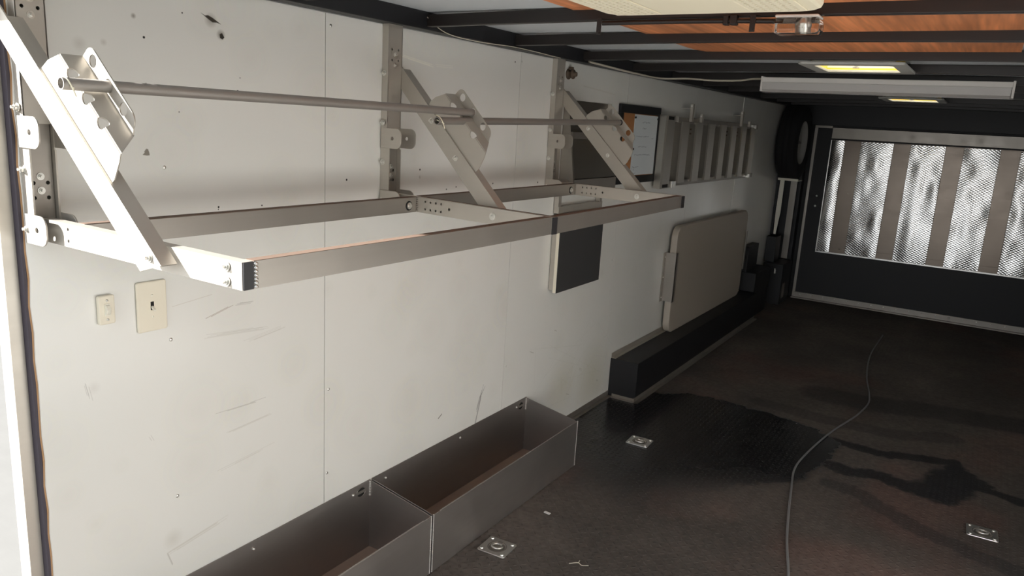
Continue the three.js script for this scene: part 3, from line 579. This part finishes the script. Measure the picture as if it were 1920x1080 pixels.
{
  const t = thing('document_holder', 'aluminium document holder with a sloping front on the white wall, behind the farthest bracket', 'holder');
  const z0 = -3.487, z1 = -4.0;
  mesh('back_panel', span(0.001, 0.004, 1.385, 1.85, z0, z1), M.stainless, t);
  const side = shapeOf([[0.004, 1.385], [0.085, 1.385], [0.085, 1.43], [0.026, 1.85], [0.004, 1.85]]);
  for (const z of [z0, z1 + 0.003]) mesh('side_panel', extr(side, 0.003).translate(0, 0, z - 0.003), M.alu, t);
  mesh('front_panel', extr(shapeOf([[0.083, 1.45], [0.086, 1.452], [0.058, 1.655], [0.055, 1.655]]), z0 - z1 - 0.01).translate(0, 0, z1 + 0.005), M.stainless, t);
  mesh('lip', [span(0.04, 0.06, 1.655, 1.69, z0 - 0.006, z1 + 0.006)], M.mill, t);
  mesh('bottom_panel', [span(0.004, 0.09, 1.385, 1.388, z0 - 0.004, z1 + 0.004), span(0.086, 0.09, 1.388, 1.448, z0, z1)], M.mill, t);
}
{
  const t = thing('fold_down_shelf', 'black topped fold-down shelf hanging flat against the wall under the document holder', 'shelf');
  const z0 = -3.447, z1 = -3.965;
  mesh('leaf', span(0.03, 0.048, 0.846, 1.268, z0, z1, 0.001), M.ivory, t);
  mesh('black_top', span(0.048, 0.051, 0.846, 1.268, z0 - 0.001, z1, 0.0008), M.slate, t);
  mesh('support_strip', span(0.004, 0.03, 0.86, 1.262, z0 - 0.001, z0 - 0.02), M.alu, t);
  mesh('support_strip', span(0.004, 0.03, 0.86, 1.262, z1 + 0.06, z1 + 0.08), M.alu, t);
  mesh('hinge_rail', [span(0.004, 0.034, 1.27, 1.305, z0, z1), span(0.004, 0.03, 1.305, 1.383, z0, z0 - 0.03), span(0.004, 0.03, 1.305, 1.383, z1 + 0.03, z1)], M.alu, t);
}
{
  const t = thing('notice_board', 'black framed notice board on the wall, part cork and part whiteboard with faint writing', 'notice board');
  const a = 4.15, b = 4.775, y0 = 1.39, y1 = 1.862;
  mesh('frame', [[a, b, y1 - 0.05, y1], [a, b, y0, y0 + 0.045], [a, a + 0.045, y0 + 0.045, y1 - 0.05], [b - 0.035, b, y0 + 0.045, y1 - 0.05]].map(([p, q, r, s]) => span(0.002, 0.02, r, s, -p, -q, 0.003)), M.black, t);
  mesh('cork_panel', span(0.002, 0.011, y0 + 0.04, y1 - 0.045, -a - 0.04, -b + 0.03), M.cork, t);
  mesh('whiteboard', onWall(shapeOf([[4.37, y0 + 0.05], [4.742, y0 + 0.05], [4.742, y1 - 0.055], [4.372, y1 - 0.053]]), 0.012, 0.003), M.board, t);
  for (const [z, y] of [[4.375, 1.79], [4.735, 1.79], [4.378, 1.6]]) mesh('push_pin', new THREE.SphereGeometry(0.007, 8, 6).translate(0.017, y, -z), M.capBlack, t);
}
{
  const t = thing('loading_ramp', 'aluminium slatted loading ramp hung sideways on the wall beyond the notice board', 'ramp');
  const zA = -4.745, zE = -7.03;
  mesh('side_rail', span(0.025, 0.06, 1.775, 1.815, zA - 0.13, zE, 0.003), M.mill, t);
  mesh('side_rail', span(0.025, 0.06, 1.352, 1.39, zA - 0.13, zE, 0.003), M.mill, t);
  for (let k = 0; k < 8; k++) {
    const z = zA - k * 0.288, w = 0.172, y0 = k ? 1.372 : 1.345, y1 = k ? 1.788 : 1.822;
    const prof = shapeOf([[0.024, -z + 0.006], [0.07, -z], [0.078, -z + 0.012], [0.078, -z + w - 0.03], [0.066, -z + w], [0.024, -z + w]]);
    const s = mesh('slat', onFloor(prof, y0, y1 - y0, 0.001), M.rampMetal, t);
    if (!k) for (const y of [y0 + 0.006, y1 - 0.03]) mesh('tube_end', span(0.0785, 0.0792, y, y + 0.022, z - 0.02, z - w + 0.05), M.hole, s);
    if (k === 2 || k === 5 || k === 6) for (const y of [1.74, 1.71]) mesh('rivet', new THREE.SphereGeometry(0.007, 8, 6).translate(0.04, y, z + 0.003), M.rustMetal, s);
  }
  mesh('corner_clamp', [span(0.06, 0.086, 1.345, 1.39, -4.925, -4.955, 0.002), span(0.06, 0.086, 1.345, 1.39, -4.965, -5.0, 0.002), span(0.06, 0.082, 1.78, 1.82, -4.925, -4.945, 0.002)], M.bright, t);
  mesh('corner_clamp', [span(0.05, 0.086, 1.355, 1.385, -6.82, -6.86, 0.002), span(0.05, 0.086, 1.78, 1.81, -6.86, -6.9, 0.002)], M.bright, t);
  for (const [z, y1] of [[-5.2, 1.912], [-5.42, 1.85], [-6.44, 1.91], [-6.68, 1.838]]) {
    const h = thing('ramp_hook', 'upright metal hook strap above the hung loading ramp, ' + { '-5.2': 'taller one near its left end', '-5.42': 'shorter one near its left end', '-6.44': 'taller one near its right end', '-6.68': 'shorter one near its right end' }[z], 'hook');
    mesh('strap', [span(0.062, 0.082, 1.79, y1, z, z - 0.035, 0.002), span(0.001, 0.066, y1 - 0.035, y1 - 0.03, z, z - 0.035)], M.alu, h);
    mesh('bolt', rod(V(0.072, y1 - 0.015, z + 0.002), V(0.072, y1 - 0.015, z - 0.042), 0.006, 8), M.zinc, h);
  }
}
{
  const t = thing('pipe_fitting', 'rusty brown flanged fitting on the wall beside the top of the farthest bracket', 'fitting');
  const P = [[0, 0], [0.026, 0], [0.026, 0.006], [0.014, 0.008], [0.014, 0.024], [0.024, 0.026], [0.024, 0.032], [0.012, 0.034], [0.012, 0.048], [0, 0.048]].map(([r, y]) => new THREE.Vector2(r, y));
  mesh('body', new THREE.LatheGeometry(P, 20).rotateZ(-Math.PI / 2).translate(0.001, 1.975, -3.505), M.rustMetal, t);
  mesh('lug', [span(0.006, 0.03, 1.995, 2.01, -3.496, -3.512, 0.003)], M.rustMetal, t);
}

// ---------------------------------------------------------------- ceiling fittings
{
  const t = thing('air_conditioner', 'beige ceiling air conditioner panel with slotted grilles, cut off by the top of the picture', 'air conditioner');
  const y = 2.0;
  mesh('shell', onFloor(roundRect(1.02, 1.22, 1.525, 1.845, 0.05), y + 0.004, 0.046, 0.01), M.beige, t);
  for (const x0 of [1.045, 1.385]) {
    const s = new THREE.Shape(); s.moveTo(x0, 1.27); s.lineTo(x0 + 0.115, 1.27); s.lineTo(x0 + 0.115, 1.815); s.lineTo(x0, 1.815);
    for (let i = 0; i < 6; i++) for (let j = 0; j < 26; j++) { const a = x0 + 0.008 + i * 0.0175, b = 1.28 + j * 0.0203, p = new THREE.Path(); p.moveTo(a, b); p.lineTo(a, b + 0.012); p.lineTo(a + 0.008, b + 0.012); p.lineTo(a + 0.008, b); s.holes.push(p); }
    mesh('grille', onFloor(s, y, 0.003), M.beige, t);
    mesh('grille_back', span(x0 + 0.004, x0 + 0.111, y + 0.003, y + 0.0038, -1.275, -1.81), M.wornEdge, t);
  }
  for (const x of [1.205, 1.27, 1.34]) mesh('panel_groove', span(x, x + 0.0015, y + 0.0034, y + 0.006, -1.25, -1.83), M.wornEdge, t);
  mesh('centre_panel', span(1.166, 1.38, y + 0.001, y + 0.005, -1.25, -1.825, 0.0015), M.beige, t);
}
{
  const t = thing('conduit', 'dark pipe clipped along the first roof rib behind the air conditioner', 'pipe');
  mesh('pipe', [new THREE.TubeGeometry(new THREE.CatmullRomCurve3([V(0.78, 2.046, -2.272), V(1.0, 2.047, -2.272), V(1.2, 2.046, -2.272), V(1.34, 2.043, -2.272)]), 40, 0.007, 10)], M.rib, t);
  for (const [x, y0] of [[0.772, 2.01], [1.256, 2.014]]) mesh('strap', [span(x - 0.008, x + 0.008, y0, 2.06, -2.262, -2.266, 0.0015), rod(V(x, y0 + 0.008, -2.262), V(x, y0 + 0.008, -2.258), 0.004, 8)], M.rib, t);
  mesh('clip', [span(1.17, 1.185, 2.034, 2.062, -2.26, -2.285, 0.003), span(1.19, 1.21, 2.034, 2.062, -2.26, -2.285, 0.003)], M.rib, t);
}
{
  const t = thing('dome_light', 'small clear plastic ceiling lamp with a ribbed lens, under the first roof rib', 'lamp');
  const x0 = 1.315, x1 = 1.44;
  mesh('base', span(x0 + 0.005, x1 - 0.005, 2.05, 2.058, -2.25, -2.32, 0.003), M.fixture, t);
  mesh('lens', span(x0, x1, 2.008, 2.05, -2.245, -2.325, 0.012), M.clear, t);
  const ribs = []; for (let k = 0; k < 12; k++) ribs.push(span(x0 + 0.01 + k * 0.0042, x0 + 0.012 + k * 0.0042, 2.014, 2.044 - k * 0.001, -2.2475, -2.25));
  mesh('lens_ribs', ribs, M.clear, t);
  const pf = []; for (let k = 0; k <= 10; k++) { const a = k / 10 * 1.45; pf.push(new THREE.Vector2(0.022 * Math.sin(a) + 0.001, -0.018 * Math.cos(a))); }
  mesh('reflector', new THREE.LatheGeometry(pf, 24).rotateX(-1.1).translate(x1 - 0.045, 2.032, -2.28), M.bright, t);
  mesh('bulb', new THREE.SphereGeometry(0.007, 10, 8).scale(1.6, 1, 1).translate(x1 - 0.045, 2.03, -2.272), M.fixture, t);
}
function vent(label, zc) {
  const t = thing('roof_vent', label, 'vent'), x0 = 1.125, x1 = 1.475, y = 2.05;
  const fr = roundRect(1.085, -zc - 0.245, 1.515, -zc + 0.245, 0.015); fr.holes.push(roundRect(x0 + 0.01, -zc - 0.175, x1 - 0.01, -zc + 0.175, 0.02));
  mesh('frame', onFloor(fr, y, 0.012, 0.003), M.ventFrame, t);
  mesh('throat_side', span(x0, x0 + 0.006, y + 0.01, 2.17, zc - 0.185, zc + 0.185), M.ventThroat, t);
  mesh('throat_side', span(x1 - 0.006, x1, y + 0.01, 2.17, zc - 0.185, zc + 0.185), M.ventThroat, t);
  for (const k of [-1, 1]) mesh('throat_trim', span(x0 + 0.006, x1 - 0.006, y + 0.008, y + 0.021, zc + k * 0.1795, zc + k * 0.176), M.ventThroat, t, 'yellowed plastic trim');
  for (const k of [-1, 1]) mesh('throat', span(x0, x1, y + 0.01, 2.17, zc + k * 0.185, zc + k * 0.179), M.ventThroatLit, t);
  mesh('lid', [span(x0 - 0.02, x1 + 0.02, 2.172, 2.176, zc - 0.205, zc + 0.205)], M.ventLid, t, 'translucent lid that lets daylight in');
  mesh('crank', [span(x0 + 0.006, x1 - 0.006, y + 0.035, y + 0.042, zc - 0.006, zc + 0.006), rod(V(1.29, y + 0.008, zc), V(1.29, y + 0.035, zc), 0.008, 12), span(1.275, 1.305, y + 0.004, y + 0.012, zc - 0.005, zc + 0.005, 0.002)], M.ventFrame, t);
}
vent('near ceiling roof vent glowing yellow with daylight, between the ribs before the tube light', -3.905);
vent('far ceiling roof vent glowing orange with daylight, beyond the tube light', -6.67);
{
  const t = thing('tube_light', 'long white ceiling tube light fixture, switched off, across the roof ribs', 'lamp');
  const x0 = 0.69, x1 = 1.925, z0 = -4.56, z1 = -4.69;
  mesh('housing', span(x0 + 0.006, x1 - 0.004, 2.026, 2.055, z0, z1, 0.004), M.fixture, t);
  const lens = shapeOf([[z1 + 0.004, 2.026], [z1 + 0.012, 1.985], [z1 + 0.03, 1.976], [z0 - 0.03, 1.976], [z0 - 0.006, 1.988], [z0 + 0.002, 2.026]]);
  mesh('lens', extr(lens, x1 - x0 - 0.02, 0.001).applyMatrix4(basis(V(0, 0, 1), V(0, 1, 0), V(-1, 0, 0), V(x1 - 0.01, 0, 0))), M.lens, t);
  for (const x of [x0, x1 - 0.008]) mesh('end_cap', span(x, x + 0.012, 1.976, 2.06, z0 + 0.003, z1 - 0.003, 0.003), M.fixture, t);
}
{
  const t = thing('hanging_clip', 'small bright metal clip under the roof between the tube light and the far vent', 'clip');
  mesh('clip', [span(1.22, 1.32, 2.02, 2.05, -5.42, -5.425, 0.001), span(1.235, 1.25, 2.012, 2.045, -5.405, -5.42, 0.002)], M.mill, t);
}
{
  const wire = (pts, r) => new THREE.TubeGeometry(new THREE.CatmullRomCurve3(pts), 80, r, 8);
  tag(mesh('power_cable', wire([V(0.066, 2.045, -3.6), V(0.068, 2.035, -4.2), V(0.08, 2.038, -4.62), V(0.2, 2.046, -4.7), V(0.35, 2.04, -4.72), V(0.52, 2.043, -4.72), V(0.62, 2.05, -4.66), V(0.683, 2.05, -4.63)], 0.0055), M.cable), 'pale power cable drooping from the top of the wall to the tube light', 'cable');
  tag(mesh('thin_wire', wire([V(0.064, 2.08, -2.28), V(0.064, 2.05, -2.35), V(0.064, 2.036, -2.42), V(0.066, 2.031, -2.6), V(0.064, 2.04, -2.9), V(0.064, 2.034, -3.3)], 0.0016), M.cable), 'thin pale wire along the black roof rail above the middle bracket', 'wire');
}

// ---------------------------------------------------------------- on the floor
{
  const pts = [[1.56, -2.5], [1.5, -2.8], [1.47, -2.95], [1.4, -3.24], [1.31, -3.73], [1.27, -4.0], [1.28, -4.24], [1.34, -4.7], [1.42, -5.09], [1.45, -5.4], [1.43, -5.59], [1.36, -6.0], [1.3, -6.63], [1.3, -7.48]];
  tag(mesh('extension_cord', new THREE.TubeGeometry(new THREE.CatmullRomCurve3(pts.map(([x, z]) => V(x, 0.0065, z))), 220, 0.0055, 8), M.cord), 'grey extension cord winding across the dark rubber floor', 'cord');
}
function tieDown(label, x, z, turn) {
  const t = thing('tie_down_ring', label, 'tie-down ring');
  const g = [], put = (q) => q.rotateY(turn).translate(x, 0, z);
  const fr = roundRect(-0.062, -0.058, 0.062, 0.058, 0.008); const h = new THREE.Path(); h.absellipse(0, 0, 0.036, 0.036, 0, Math.PI * 2, true); fr.holes.push(h);
  mesh('plate', put(onFloor(fr, 0.001, 0.005, 0.0015)), M.bright, t);
  const pan = [[0.0, 0.0012], [0.03, 0.0014], [0.034, 0.003], [0.037, 0.0075], [0.041, 0.006]].map(([r, y]) => new THREE.Vector2(r, y));
  mesh('pan', put(new THREE.LatheGeometry(pan, 28)), M.mill, t);
  mesh('ring', put(new THREE.TorusGeometry(0.022, 0.0045, 8, 28).rotateX(Math.PI / 2 - 0.12).translate(0, 0.008, 0)), M.zinc, t);
  mesh('ring_lug', put(span(-0.012, 0.012, 0.002, 0.012, -0.036, -0.018, 0.003)), M.mill, t);
  for (const [a, b] of [[-1, -1], [1, -1], [-1, 1], [1, 1]]) mesh('bolt', put(new THREE.CylinderGeometry(0.006, 0.008, 0.004, 10).translate(a * 0.048, 0.008, b * 0.044)), M.zinc, t);
}
tieDown('recessed steel tie-down ring in the floor near the storage bins', 0.424, -2.398, 0.05);
tieDown('recessed steel tie-down ring in the wet floor beyond the storage bins', 0.469, -3.789, 0.05);
tieDown('recessed steel tie-down ring in the floor right of the extension cord', 2.131, -3.866, 0.05);
tag(mesh('paper_scrap', box(0.03, 0.004, 0.014, 0, 0, 0, 0.001).rotateY(-0.1).translate(0.45, 0.004, -2.771), M.paper), 'tiny white scrap of paper on the floor beside the storage bins', 'scrap');
tag(mesh('twig', [new THREE.TubeGeometry(new THREE.CatmullRomCurve3([V(0.72, 0.004, -2.475), V(0.75, 0.006, -2.5), V(0.765, 0.004, -2.495), V(0.79, 0.004, -2.51)]), 16, 0.0016, 6), rod(V(0.75, 0.006, -2.5), V(0.745, 0.004, -2.52), 0.0013, 6)], M.cable), 'small pale twig on the floor at the bottom of the picture', 'twig');

renderer.render(scene, camera);
